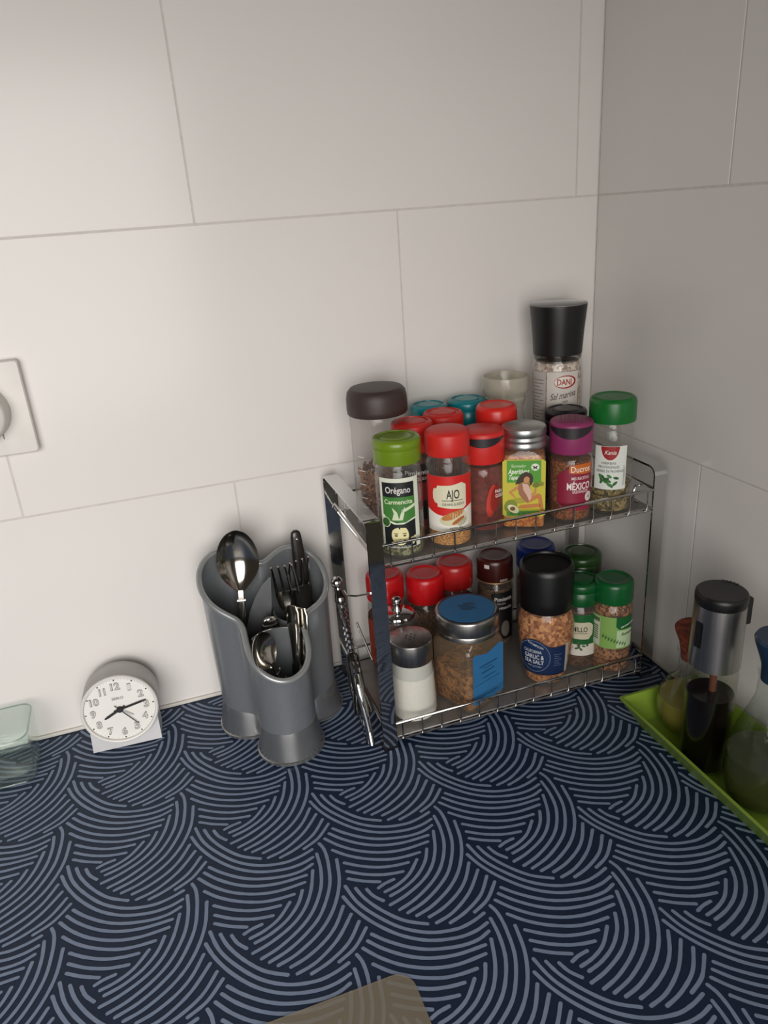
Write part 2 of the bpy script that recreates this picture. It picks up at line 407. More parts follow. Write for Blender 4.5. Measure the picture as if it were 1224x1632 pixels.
blob(mp, lb, 'printed_portrait', -.0015, .0245, .0078, .0098, ink('e2d9a4'), .0005)
polyp(mp, lb, 'printed_fringe', [[(-.0095, .028), (-.008, .0335), (-.002, .0358), (.005, .0335), (.0068, .028), (.004, .0318), (-.001, .0322), (-.0015, .030), (-.003, .0325), (-.0065, .031)]], ink('15181a'), .0007)
lines(mp, lb, 'printed_features', [(-.0068, -.0035, .0259, .0267), (.0008, .0041, .0259, .0267), (-.0063, -.0038, .0236, .0250), (.0012, .0037, .0236, .0250), (-.0025, -.0005, .0200, .0206), (-.0042, .0010, .0166, .0175)], ink('2a2418'), .0008)
for a, b in ((.0092, .0205), (.0118, .0185), (.0095, .0165), (.0122, .0215)): blob(mp, lb, 'printed_flower', a, b, .0018, .0018, ink('d9d5ae'), .0008, n=10)
text(mp, lb, 'NETO 0.28 OZ', -.0005, .0135, .0019, ink('cfcfc6'), .0006, .017)

J, c, mp, h = jar('spice_jar', 'granulated garlic jar with domed red cap and red and white label', -.2465, -.1425, Z1, .0212, .114, .024, RED, GARL, .024, cap_dome, caprough=.45)
lb = patch(mp, J, 'label', -.024, .026, .0175, .072, ink('e9e4da'), .0001, n=20)
patch(mp, lb, 'label_band', -.024, .026, .034, .072, ink('cc1f1c'), .0003, n=20, bot=lambda s: .0375-.004*math.cos((s+.0+.004)*100))
polyp(mp, lb, 'label_plaque', [[(-.0110, .0425), (.013, .0395), (.0165, .042), (.0165, .0625), (.012, .0655), (.002, .0635), (-.0105, .0632), (-.0115, .0605), (-.0145, .060), (-.0155, .056), (-.0155, .050), (-.0135, .0465), (-.0108, .0455)]], ink('dcd6ba'), .0006)
text(mp, lb, 'AJO', .0035, .0550, .0088, ink('1d1a18'), .0010, .0118, bold=.012)
lines(mp, lb, 'printed_rule', [(-.0065, .0125, .0485, .0490)], ink('1d1a18'), .0010)
text(mp, lb, 'GRANULADO', .0035, .0452, .0026, ink('3a3028'), .0010, .020)
for a, b, w, hh, rt, cc in ((.004, .030, .0135, .0065, .1, 'd2cba8'), (.003, .034, .011, .0035, .35, 'b8763a'), (.011, .031, .006, .0075, .3, 'd8d2b4'), (.008, .0285, .007, .002, .5, 'a8622c'), (.012, .0265, .0055, .0028, .5, 'b5b096')):
    blob(mp, lb, 'printed_garlic', a, b, w, hh, ink(cc), .0006+.0001*rt, rot=rt)
text(mp, lb, 'NETO 40g', .006, .0212, .0022, ink('3a3028'), .0007, .012)

J, c, mp, h = jar('spice_jar', 'paprika jar with red cap and black crescent beside the garlic jar', -.2030, -.1260, Z1, .0215, .101, .030, RED, PAPR, .066, cap_plain, caprough=.42)
mpc = cyl(.0211, camphi(-.2030, -.1260))
patch(mpc, c, 'dark_crescent', -.024, .024, 0, 0, ink('241d22'), .0004, n=24, top=lambda s: .0955, bot=lambda s: .0945-.0075*math.cos(s*62))
blob(mp, J, 'printed_chili', .008, .034, .0050, .0165, ink('c0392b'), .0003, rot=-.15)
blob(mp, J, 'printed_chili_shadow', .0115, .036, .0045, .0135, ink('8e241b'), .0005, rot=-.15)
text(mp, J, 'PARA', .0155, .043, .0034, ink('e6d8d0'), .0008, .008, bold=.02)
text(mp, J, 'GUISOS', .0165, .0385, .0034, ink('e6d8d0'), .0008, .010, bold=.02)
lines(mp, J, 'printed_barcode', [(-.0215, -.0125, .026+.0022*i, .0272+.0022*i) for i in range(12)], ink('c9b4ac'), .0004)

# square jar with aluminium lid
x, y = -.1635, -.1345; ph = camphi(x, y)+.02
J = thing('spice_jar', 'square tapas seasoning jar with ridged aluminium lid and yellow green label', 'spice jar', (x, y, Z1+.0003))
def sqjar(J, hw, rad, h, neckr, ph, gm):
    rings = [rsq(hw*.9, rad, .0004, rot=ph), rsq(hw, rad, .003, rot=ph), rsq(hw, rad, h*.84, rot=ph), rsq(hw*.97, rad*1.3, h*.9, rot=ph), rsq(neckr, neckr*.98, h*.965, rot=ph), rsq(neckr, neckr*.98, h, rot=ph)]
    return MB().loft(rings, True, False).build('glass_body', gm, J)
sqjar(J, .0205, .0045, .083, .0195, ph, GL)
MB().loft([rsq(.019, .004, .002, rot=ph), rsq(.0193, .004, .004, rot=ph), rsq(.0193, .004, .071, rot=ph), rsq(.0175, .006, .074, rot=ph)]).build('contents', ORNG, J)
MB().lathe([(.0208, .080), (.0214, .081), (.0214, .084), (.0205, .0855), (.0205, .0865), (.0213, .0875), (.0213, .0895), (.0204, .0908), (.0204, .0916), (.0214, .0928), (.0214, .0975), (.0208, .0990), (.0196, .0990), (.0192, .0984), (.0004, .0984)], 40).build('cap', ALU, J, sharp=60)
mp = plane(.0205, ph)
lb = patch(mp, J, 'label', -.0202, .0202, .0135, .0715, ink('c9bd3a'), .0001, rad=.002)
patch(mp, lb, 'label_panel', -.0160, .0160, .0485, .0705, ink('4e9a2c'), .0003)
patch(mp, lb, 'label_strip', -.0165, .0150, .0140, .0195, ink('4e8f2c'), .0003)
text(mp, lb, 'Sazonador', -.005, .0655, .0030, ink('e4efc9'), .0005, .014, shear=.3)
text(mp, lb, 'Aperitivos', -.005, .0600, .0050, ink('eef3dc'), .0005, .020, shear=.3, bold=.02, slope=.03)
text(mp, lb, 'Tapas', -.009, .0540, .0044, ink('eef3dc'), .0005, .010, shear=.3, bold=.02)
text(mp, lb, 'OLI - 75g SEASONING', -.001, .0168, .0022, ink('1f3a14'), .0005, .024, bold=.01)
blob(mp, lb, 'printed_badge', .0105, .0640, .0038, .0036, ink('e8ead8'), .0005)
polyp(mp, lb, 'printed_badge_mark', [[(.0075, .0655), (.0098, .0648), (.0105, .0640), (.0112, .0648), (.0135, .0655), (.0118, .0635), (.0128, .0615), (.0105, .0628), (.0082, .0615), (.0092, .0635)]], ink('22271c'), .0006)
SK = ink('c9884e')
polyp(mp, lb, 'printed_arm', [[(-.003, .0475), (-.012, .0405), (-.0145, .0390), (-.0135, .0375), (-.0085, .0325), (-.0075, .0335), (-.0115, .0385), (-.002, .0435)], [(.0045, .0340), (.0095, .0385), (.0105, .0430), (.0120, .0430), (.0115, .0375), (.006, .0320)]], SK, .0005)
polyp(mp, lb, 'printed_leg', [[(.0035, .0315), (.0140, .0375), (.0165, .0355), (.0180, .0260), (.0195, .0155), (.0170, .0165), (.0150, .0240), (.0135, .0325), (.004, .0275)], [(-.003, .0255), (.0150, .0270), (.0160, .0235), (.002, .0222), (-.006, .0225)]], ink('c27a3c'), .0006)
polyp(mp, lb, 'printed_torso', [[(-.0045, .0480), (.0045, .0485), (.0065, .0420), (.0060, .0330), (.0035, .0275), (-.0005, .0310), (-.0045, .0365), (-.0055, .0420)]], ink('a06a4a'), .0007)
polyp(mp, lb, 'printed_blouse', [[(-.0015, .0480), (.0035, .0470), (.0068, .0410), (.0072, .0325), (.0050, .0300), (.0030, .0350), (-.0005, .0410)]], ink('d9b3a0'), .0008)
polyp(mp, lb, 'printed_hair', [[(-.008, .0465), (-.005, .0540), (.0005, .0590), (.0060, .0580), (.0085, .0540), (.0080, .0480), (.0055, .0455), (.0050, .0500), (.0005, .0500), (-.003, .0480)]], ink('3a2414'), .0008, sm=3)
blob(mp, lb, 'printed_face', .0025, .0515, .0027, .0034, ink('c98c5c'), .0010, rot=-.3)
blob(mp, lb, 'printed_avocado', -.0125, .0245, .0060, .0068, ink('7d8a2c'), .0006, rot=-.6)
blob(mp, lb, 'printed_avocado', -.0100, .0215, .0060, .0036, ink('e6e2b8'), .0008, rot=-.6)
blob(mp, lb, 'printed_stone', -.0105, .0220, .0026, .0022, ink('7a5a2a'), .0010)
blob(mp, lb, 'printed_olive', .0115, .0460, .0035, .0026, ink('6c7a22'), .0007, rot=.2)
blob(mp, lb, 'printed_olive', .0165, .0470, .0024, .0022, ink('8c8a26'), .0007, rot=.4)
blob(mp, lb, 'printed_plate', -.004, .030, .0080, .0030, ink('a8a032'), .0004, rot=.1)

J, c, mp, h = jar('spice_jar', 'Mexican seasoning jar with purple cap and black crescent', -.1170, -.1440, Z1, .0212, .101, .030, '8f2f62', MEXI, .062, cap_plain, caprough=.45)
mpc = cyl(.0208, camphi(-.1170, -.1440))
patch(mpc, c, 'dark_crescent', -.024, .024, 0, 0, ink('241d22'), .0004, n=24, top=lambda s: .0965, bot=lambda s: .0950-.0090*math.cos(s*60))
lines(lambda s, z, off=0: (s*math.cos(camphi(-.1170, -.1440)+PI/2)+(z)*math.cos(camphi(-.1170, -.1440)), s*math.sin(camphi(-.1170, -.1440)+PI/2)+z*math.sin(camphi(-.1170, -.1440)), .1003+off), c, 'pour_ridge', [(-.011+.0034*i, -.0096+.0034*i, -.012, .012) for i in range(7)], ink('7a2452'), .0003)
lb = patch(mp, J, 'label', -.0120, .0245, .0150, .0640, ink('8d1f3a'), .0001, n=20, top=lambda s: .050+.010*math.sin(min(1, max(0, (s+.012)/.02))*PI/2), bot=lambda s: .0215-.008*math.sin(min(1, max(0, (s+.012)/.02))*PI/2))
patch(mp, lb, 'label_band', -.0010, .0230, .0505, .0620, ink('c9641e'), .0003, top=lambda s: .0600+.0015*math.sin(s*100), bot=lambda s: .0525-.0015*math.sin(s*90))
text(mp, lb, 'Ducros', .0105, .0565, .0062, ink('efe6d6'), .0006, .0195, bold=.012)
text(mp, lb, 'MIS RECETAS', .0105, .0472, .0030, ink('ecd8d6'), .0006, .0180, bold=.012)
text(mp, lb, 'MÉXICO', .0090, .0392, .0070, ink('f0e2e0'), .0006, .0235, bold=.025)
text(mp, lb, 'SAZONADOR', .0105, .0335, .0030, ink('ecd8d6'), .0006, .0160, bold=.012)
blob(mp, lb, 'printed_badge', .0195, .0270, .0042, .0050, ink('d6d0cc'), .0006)
text(mp, lb, '4', .0195, .0270, .0040, ink('8d1f3a'), .0008)

J, c, mp, h = jar('spice_jar', 'provencal herbs jar with bright green cap and white label with red badge', -.0705, -.1430, Z1, .0215, .118, .024, '0c6a28', HERB, .030, cap_round, capr=.0225, caprough=.35)
lb = patch(mp, J, 'label', -.0155, .0165, .0270, .0715, ink('dfe3dc'), .0001, n=18)
patch(mp, lb, 'label_badge', -.0090, .0085, .0575, .0710, ink('9c1c1c'), .0003, top=lambda s: .0712, bot=lambda s: .0710-.0135*math.sqrt(max(0, 1-((s+.00025)/.00885)**2)))
text(mp, lb, 'Kania', 0, .0655, .0042, ink('e8e2dc'), .0006, .0110, shear=.3, bold=.01)
text(mp, lb, 'HIERBAS', -.001, .0545, .0026, ink('3f4a3c'), .0004, .0135)
text(mp, lb, 'PROVENZALES', -.001, .0505, .0026, ink('3f4a3c'), .0004, .0200)
text(mp, lb, 'HERBES DE PROVENCE', .0005, .0462, .0026, ink('3f4a3c'), .0004, .0265)
for i in range(16):
    blob(mp, lb, 'printed_leaf', -.001+random.uniform(-.0085, .0085), .0360+random.uniform(-.005, .005), .0028, .0014, ink(random.choice(('2f6a2c', '3f8038', '24552a'))), .0004+.00002*i, rot=random.uniform(0, 3), n=10)
lines(mp, lb, 'printed_small_print', [(.0135, .0140, .031, .052), (.0148, .0152, .031, .050)], ink('8a8f88'), .0004)

# --- upper tray, rows behind
G_red = 'plain red capped jars behind the front row of the upper tray'
J, c, mp, h = jar('spice_jar', 'red capped jar with dark label squeezed behind the oregano jar', -.2630, -.0965, Z1, .0205, .111, .027, RED, PAPR, .07, cap_flip)
lb = patch(mp, J, 'label', -.02, .024, .015, .072, ink('1a1516'), .0002, n=20)
text(mp, lb, 'Pimienta', .0030, .064, .0045, WHITE, .0005, .0240, bold=.01); text(mp, lb, 'MOLIDA', .006, .0575, .003, ink('cfc8c0'), .0005, .016)
patch(mp, lb, 'label_band', -.02, .024, .035, .053, ink('7c1f24'), .0004, n=20)
jar('spice_jar', 'red capped jar between the oregano jar and the teal capped jars', -.2235, -.0800, Z1, .0205, .1105, .027, RED, PAPR, .07, cap_flip)
jar('spice_jar', 'red capped jar standing behind the paprika jar with the black crescent', -.1690, -.0885, Z1, .0212, .1125, .030, 'd42a22', PAPR, .07, cap_round)
jar('spice_jar', 'teal capped jar next to the tall tub with the brown lid', -.2225, -.0405, Z1, .0198, .1095, .026, TEAL, PEPP, .06, cap_flip)
jar('spice_jar', 'teal capped jar next to the clear topped grinder', -.1790, -.0405, Z1, .0205, .1095, .026, TEAL, PEPP, .06, cap_flip)
jar('spice_jar', 'small black capped jar behind the purple capped seasoning', -.0985, -.1040, Z1, .0215, .1005, .026, '17131a', PEPP, .055, cap_flip)
# tall tub with the brown lid
x, y = -.2885, -.072
J = thing('storage_jar', 'tall cloudy plastic jar of brown bran sticks with dark brown lid', 'storage jar', (x, y, Z1+.0003))
pr = [(.0005, .001), (.024, .0005), (.0276, .004), (.0276, .092), (.0272, .100), (.0278, .108), (.0278, .117), (.0255, .121)]
rr = []
for r_, z_ in pr: rr.append([(r_*math.cos(2*PI*j/48)*(1 - (.035 if 4e-3 <= z_ <= .1 and j % 6 == 0 else 0)), r_*math.sin(2*PI*j/48)*(1 - (.035 if 4e-3 <= z_ <= .1 and j % 6 == 0 else 0)), z_) for j in range(48)])
MB().loft(rr, True, False).build('plastic_body', PET, J, sharp=30)
MB().lathe([(.0285, .1165), (.0293, .1175), (.0297, .122), (.0294, .132), (.0282, .1380), (.0252, .1412), (.0236, .1416), (.0004, .1412)], 44).build('lid', mat('dark_brown_plastic', '3a2d2b', .5, scale=40), J, sharp=60)
st = MB()
for i in range(420):
    a = random.uniform(0, 2*PI); rad = .0245*math.sqrt(random.uniform(.45, .82)); zz = .004+.056*random.random()**.9
    L = random.uniform(.005, .011); w = .0011
    b = MB().tube([(-L/2, 0, 0), (0, 0, random.uniform(-.0008, .0008)), (L/2, 0, 0)], w, 5)
    M = Matrix.Translation((rad*math.cos(a), rad*math.sin(a), zz)) @ Matrix.Rotation(a+PI/2+random.uniform(-.35, .35), 4, 'Z') @ Matrix.Rotation(random.uniform(-1.2, 1.2), 4, 'Y')
    b.xf(M); st.add(b.V, b.F)
o = st.build('bran_sticks', mat('brown_bran', '9c6c4c', .8, c2='6f452c', scale=120), J); o['kind'] = 'stuff'
for k in range(5):
    a = camphi(x, y)-.75
    lines(cyl(.0276, a), J, 'moulded_mark', [(-.004, .004, .022+.014*k, .0228+.014*k)], ink('d8d4d0'), .0003)
# clear topped grinder
x, y = -.1360, -.045
J = thing('spice_grinder', 'glass spice grinder with clear flared plastic top', 'grinder', (x, y, Z1+.0003))
MB().lathe(bodyprof(.0205, .098, .019), 36, cap1=False).build('glass_body', GL, J)
MB().lathe([(.0004, .003), (.018, .003), (.019, .006), (.019, .075), (.0004, .078)], 30).build('contents', mat('peppercorns', '6b5a4a', .8, c2='2b2019', scale=190, voro=True, bump=.8), J)
CLR = glass('smoky_clear_plastic', (.85, .84, .78), 1, .4, (.66, .63, .54))
MB().lathe([(.0195, .096), (.0205, .1), (.0205, .106), (.0235, .111), (.0245, .114), (.0245, .124), (.0240, .1275), (.0228, .128), (.0225, .124), (.020, .115), (.0004, .114)], 40).build('grinder_top', CLR, J, sharp=50)
MB().lathe([(.0205, .1005), (.0213, .102), (.0213, .105), (.0205, .1065)], 36, cap0=False, cap1=False).build('collar_ring', CLR, J)
# tall salt grinder
x, y = -.0790, -.054
J = thing('salt_grinder', 'tall sea salt grinder with large tapered black top and oval red brand mark', 'grinder', (x, y, Z1+.0003))
MB().lathe(bodyprof(.0268, .150, .0235), 40, cap1=False).build('glass_body', GL, J)
MB().lathe([(.0004, .003), (.024, .003), (.0250, .006), (.0250, .118), (.0245, .128), (.022, .138), (.0004, .140)], 36).build('contents', SALTP, J)
MB().lathe([(.0238, .140), (.0246, .141), (.0250, .1450), (.0250, .1465)], 36, cap0=False, cap1=False).build('collar_ring', glass('smoky_collar', (.4, .4, .4), 1), J)
cp = MB().lathe([(.0242, .1455), (.0252, .1462), (.0266, .168), (.0292, .1945), (.0292, .1955), (.0286, .1965), (.0004, .1965)], 44).build('grinder_top', BLACK, J, sharp=50)
MB().lathe([(.0288, .1958), (.0292, .1962), (.0290, .1972), (.0282, .1977), (.0004, .1977)], 44).build('top_disc', glass('clear_lid', (.7, .7, .7), 1, .35, (.4, .4, .4)), cp)
mp = cyl(.0268, camphi(x, y))
lb = patch(mp, J, 'label', -.0105, .024, .070, .1305, ink('cfc8c0'), .0002, n=20)
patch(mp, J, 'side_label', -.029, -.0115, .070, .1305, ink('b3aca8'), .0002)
blob(mp, lb, 'brand_oval_rim', .0090, .1200, .0118, .0068, ink('9e1f1f'), .0004, rot=.05)
blob(mp, lb, 'brand_oval', .0080, .1202, .0104, .0056, ink('e4dcd2'), .0006, rot=.05)
text(mp, lb, 'DANI', .0078, .1202, .0064, ink('9e1f1f'), .0008, .0150, bold=.02)
text(mp, lb, 'Sal marina', .0070, .1065, .0070, ink('26211f'), .0006, .0270, shear=.35, slope=.16)
text(mp, lb, 'con', .0090, .1000, .0028, ink('26211f'), .0006, shear=.35)
text(mp, lb, 'Crema', .0080, .0935, .0065, ink('26211f'), .0006, .0190, shear=.35, slope=.1)
lines(cyl(.0268, camphi(x, y)), J, 'small_print', [(-.027, -.014-.004*(i % 3 == 1), .078+.0036*i, .0788+.0036*i) for i in range(13)], ink('7a7270'), .0004)

# --- lower tray
# salt shaker
x, y = -.2905, -.1335
J = thing('salt_shaker', 'glass salt shaker with flat brushed steel lid standing at the rail', 'salt shaker', (x, y, Z2+.0003))
MB().lathe([(.0004, .0008), (.0235, .0005), (.0252, .003), (.0250, .012), (.0225, .060), (.0208, .0675), (.0205, .070)], 36, cap1=False).build('glass_body', GL, J)
MB().lathe([(.0004, .005), (.0228, .005), (.0236, .008), (.0216, .052), (.0004, .0525)], 36).build('contents', SALT, J)
MB().lathe([(.0216, .050), (.0206, .062), (.0200, .068)], 36, cap0=False, cap1=False).build('salt_film', glass('salt_dusted', (.8, .8, .78), .4, .8, (.72, .71, .67)), J)
lid = MB().lathe([(.0213, .068), (.0219, .0686), (.0219, .0895), (.0214, .0912), (.0204, .0916), (.0004, .0916)], 44).build('lid', STEEL, J, sharp=50)
hb = MB()
for a, b in [(0, 0)]+[(.005*math.cos(k*PI/3), .005*math.sin(k*PI/3)) for k in range(6)]: hb.lathe([(.0009, .09161), (.0009, .09175)], 10, (a, b, 0))
hb.build('pour_holes', BLACK, lid)
# pepper mill
x, y = -.2855, -.0810
J = thing('salt_mill', 'small faceted acrylic salt mill with chrome cap and ball knob', 'salt mill', (x, y, Z2+.0003))
def octo(r, z): return [(r*math.cos(PI/8+k*PI/4), r*math.sin(PI/8+k*PI/4), z) for k in range(8)]
ACR = glass('acrylic', (.9, .89, .86), 1, .1, (.7, .68, .63))
MB().loft([octo(.0205, .0005), octo(.0215, .003), octo(.0230, .085), octo(.0222, .0875)], True, True).build('acrylic_body', ACR, J, smooth=False)
MB().lathe([(.0004, .006), (.0150, .006), (.0155, .06), (.0004, .062)], 28).build('contents', SALT, J)
MB().lathe([(.0188, .0868), (.0192, .0875), (.0192, .0895), (.0180, .0915), (.012, .0935), (.0004, .0942)], 36).build('cap', CHROME, J)
MB().lathe([(.0055, .0935), (.0052, .0955), (.0036, .0975), (.0034, .1010), (.0046, .1025), (.0056, .1050), (.0050, .1080), (.0030, .1097), (.0004, .1102)], 24).build('knob', CHROME, J)
# blue lidded square jar
x, y = -.2255, -.1285; ph = camphi(x, y)
J = thing('spice_jar', 'large square glass jar of brown grains with blue topped steel lid and blue label', 'spice jar', (x, y, Z2+.0003))
sqjar(J, .0278, .007, .082, .0280, ph+PI/4, glass('amberish_glass', (.84, .80, .72), 1, .30, (.30, .22, .15)))
MB().loft([rsq(.0255, .006, .003, rot=ph+PI/4), rsq(.0263, .006, .005, rot=ph+PI/4), rsq(.0263, .006, .040, rot=ph+PI/4), rsq(.0255, .006, .044, rot=ph+PI/4)]).build('contents', NUTS, J)
lid = MB().lathe([(.0322, .083), (.0332, .0838), (.0332, .0870), (.0326, .0885), (.0332, .0895), (.0332, .1035), (.0324, .1055), (.0305, .1062), (.0295, .1056), (.0004, .1056)], 56).build('lid', STEEL, J, sharp=50)
MB().lathe([(.0286, .1057), (.0286, .1061), (.0004, .1061)], 44).build('blue_disc', mat('blue_paper', '3274a8', .5), lid)
hx = lambda s, z, off=0: (s*math.cos(ph+PI/2)-z*math.cos(ph), s*math.sin(ph+PI/2)-z*math.sin(ph), .1061+off)
lines(hx, lid, 'printed_lines', [(-.009, .004, .004, .0052), (-.004, .009, .0065, .0077), (-.010, .008, .0012, .0024), (-.007, .010, -.0016, -.0004), (-.005, .005, -.0044, -.0032), (-.003, .007, .0092, .0104)], ink('39424a'), .0002)
fm = plane(.0278, ph+PI/4)
lb = patch(fm, J, 'label', -.0215, .0240, .008, .0690, mat('blue_paper', '3274a8', .5), .0002, rad=.0015, top=lambda s: .0665-.0022*math.cos(s*160))
lines(fm, lb, 'printed_lines', [(-.012, .014, .0505, .0520), (-.005, .007, .0470, .0480), (-.009, .010, .0425, .0440), (-.007, .012, .0360, .0370), (-.018, .018, .0310, .0316), (-.014, .014, .0140, .0148)], ink('1f4a70'), .0004)
# garlic and sea salt grinder
x, y = -.1345, -.1325
J = thing('salt_grinder', 'garlic and sea salt grinder with tall black cap and dark blue label', 'grinder', (x, y, Z2+.0003))
MB().lathe([(.0004, .001), (.022, .0008), (.0235, .004), (.0240, .012), (.0290, .038), (.0310, .062), (.0308, .078), (.0285, .089), (.0255, .094), (.0250, .097)], 44, cap1=False).build('glass_body', GL, J)
MB().lathe([(.0004, .003), (.020, .003), (.0218, .006), (.0222, .012), (.0272, .038), (.0294, .062), (.0290, .076), (.0255, .087), (.0004, .089)], 40).build('contents', GSAL, J)
MB().lathe([(.0272, .0905), (.0282, .0915), (.0284, .104), (.0284, .134), (.0277, .1390), (.0256, .1410), (.0245, .1405), (.0240, .1385), (.0004, .1385)], 48).build('cap', BLACK, J, sharp=50)
gp = lerp_r([(.0240, .012), (.0290, .038), (.0310, .062), (.0308, .078)])
mp = cyl(gp, camphi(x, y))
BL = '15294d'
lb = patch(mp, J, 'label', -.0270, .0225, .0165, .060, ink(BL), .0004, n=30, top=lambda s: .0585+.0045*math.cos((s+.012)*140) if s < .006 else .0548)
patch(mp, J, 'side_strip', .0226, .0262, .0165, .0575, ink('a9a7a0'), .0004)
blob(mp, lb, 'brand_disc', -.0125, .0410, .0180, .0210, ink('182d54'), .0006)
blob(mp, lb, 'brand_ring', -.0125, .0410, .0180, .0210, ink('6f7f98'), .0008, inner=.965)
text(mp, lb, 'THOMPSON', -.0105, .0565, .0030, ink('c9ccd0'), .0009, .0170, slope=-.35, bold=.01)
text(mp, lb, 'CALIFORNIA', -.0135, .0480, .0040, ink('c9ccd0'), .0009, .0200, bold=.01)
text(mp, lb, 'GARLIC &', -.0120, .0415, .0054, ink('d5d6d8'), .0009, .0215, bold=.015)
text(mp, lb, 'SEA SALT', -.0120, .0345, .0054, ink('d5d6d8'), .0009, .0215, bold=.015)
text(mp, lb, 'with grinder', -.0110, .0285, .0030, ink('aab0ba'), .0009, .0160, shear=.3)
lines(mp, lb, 'small_print', [(.009+.001*(i % 2), .018-.0015*(i % 3), .030+.0025*i, .0307+.0025*i) for i in range(7)], ink('5a6a86'), .0006)
# green jars
J, c, mp, h = jar('spice_jar', 'rosemary jar with dark green cap and pale green label at the rail', -.0580, -.1430, Z2, .0222, .111, .025, '0b5a2a', mat('rosemary_needles', 'a8764f', .9, c2='5b3520', scale=420, voro=True, bump=.6), .083, cap_round, capr=.0210)
lb = patch(mp, J, 'label', -.0260, .0250, .0330, .0720, ink('82aa58'), .0002, n=24)
patch(mp, lb, 'label_badge', .0050, .0250, .0570, .0720, ink('115c2c'), .0004, bot=lambda s: .0570+(.004*max(0, (.010-s)/.005)**2 if s < .010 else 0))
patch(mp, lb, 'label_window', .0060, .0250, .0345, .0560, ink('b9cfa4'), .0004)
text(mp, lb, 'carmencita', .0185, .0625, .0030, ink('d6e2d0'), .0006, .0170, shear=.2, slope=.25, bold=.015)
text(mp, lb, 'Romero', .0185, .0520, .0038, ink('22301c'), .0006, .0150, shear=.25, slope=.12, bold=.015)
patch(mp, lb, 'label_panel', -.0255, -.0120, .0350, .0700, ink('c2c6b4'), .0004)
lines(mp, lb, 'small_print', [(-.0235, -.0140, .042+.0026*i, .0434+.0026*i) for i in range(7)]+[(-.0245, -.0125, .0640, .0690)], ink('4a6a40'), .0006)
sp = []
for i in range(9):
    s0 = -.009+.0030*i; z0 = .0485-.0012*i
    sp += [[(s0, z0-.003), (s0+.0008, z0-.003), (s0+.0016, z0+.004)], [(s0+.0004, z0-.002), (s0+.0010, z0-.002), (s0-.0016, z0+.0035)], [(s0, z0-.001), (s0+.0024, z0+.0012), (s0+.001, z0-.002)]]
polyp(mp, lb, 'printed_rosemary', sp, ink('2f5e2c'), .0007)
J, c, mp, h = jar('spice_jar', 'thyme jar with green cap and cream plaque beside the rosemary jar', -.0850, -.1215, Z2, .0212, .106, .026, '0c5226', PEPP, .07, cap_flip)
lb = patch(mp, J, 'label', -.022, .024, .0185, .0700, ink('d0ccc0'), .0002, n=20)
patch(mp, lb, 'label_band', -.022, .024, .0330, .0700, ink('135a2a'), .0004, n=20)
polyp(mp, lb, 'label_plaque', [[(-.0180, .0410), (.0105, .0395), (.0130, .0430), (.0150, .0450), (.0155, .0560), (.0135, .0590), (.0100, .0610), (-.0180, .0605)]], ink('c6bfa4'), .0007)
text(mp, lb, 'TOMILLO', -.003, .0525, .0062, ink('1d1a18'), .0010, .0240, bold=.012)
lines(mp, lb, 'printed_rule', [(-.014, .009, .0470, .0475)], ink('1d1a18'), .0010)
for i in range(9): blob(mp, lb, 'printed_leaf', .003+random.uniform(-.006, .008), .0320+random.uniform(-.006, .006), .0022, .0012, ink('3c5a34'), .0008+.00003*i, rot=random.uniform(0, 3), n=8)
jar('spice_jar', 'larger dark green capped jar behind the thyme jar', -.0575, -.0790, Z2, .0235, .1145, .027, '1f3d16', PEPP, .07, cap_flip)
jar('spice_jar', 'navy blue capped jar behind the tall black capped grinder', -.0970, -.0445, Z2, .0230, .1195, .028, '142a6e', PEPP, .07, cap_round)
J, c, mp, h = jar('spice_jar', 'ground pepper jar with dark maroon cap and black label', -.1500, -.0430, Z2, .0215, .1160, .030, '3d1512', PEPP, .076, cap_round)
MB().lathe([(.0214, h-.0005), (.0219, h+.0002), (.0214, h+.001)], 36, cap0=False, cap1=False).build('gold_line', mat('gold_foil', 'b79a72', .4, .6), c)
lines(cyl(.0212, camphi(-.15, -.043)), c, 'white_tag', [(-.012, -.006, .105, .1098)], ink('c9c5c2'), .0006)
lines(cyl(.0212, camphi(-.15, -.043)), c, 'printed_code', [(.006+.0012*i, .0068+.0012*i, .0885, .0915) for i in range(8)], ink('a59a90'), .0006)
lb = patch(mp, J, 'label', -.004, .024, .012, .074, ink('161214'), .0002, n=16)
text(mp, lb, 'Pimienta', .0105, .0660, .0052, WHITE, .0005, .0220, bold=.012)
text(mp, lb, 'MOLIDA', .0070, .0600, .0024, ink('b9b2ac'), .0005, .012)
text(mp, lb, 'Carmencita', .0105, .0545, .0042, ink('cfcac4'), .0005, .0220, bold=.01)
blob(mp, lb, 'printed_portrait', .0125, .026, .0055, .0105, ink('6e675c'), .0005)
J, c, mp, h = jar('spice_jar', 'red capped jar with white pepper lettering beside the maroon capped jar', -.2010, -.0430, Z2, .0212, .1195, .030, DKRED, PAPR, .07, cap_round)
lb = patch(mp, J, 'label', -.024, .024, .012, .082, ink('4c1416'), .0002, n=20)
text(mp, lb, 'Pimiento', .002, .0745, .0058, ink('b89a92'), .0005, .0250, bold=.012)
jar('spice_jar', 'red capped jar between the salt mill and the blue topped jar', -.2385, -.0445, Z2, .0222, .1135, .032, 'c4141a', PEPP, .07, cap_round)
J, c, mp, h = jar('spice_jar', 'red capped jar behind the salt mill against the back rail', -.2855, -.0430, Z2, .0215, .1235, .030, 'c0161a', PAPR, .07, cap_round)
patch(cyl(.0215, PI), J, 'label', -.02, .03, .015, .07, ink('9a3a24'), .0002, n=16)

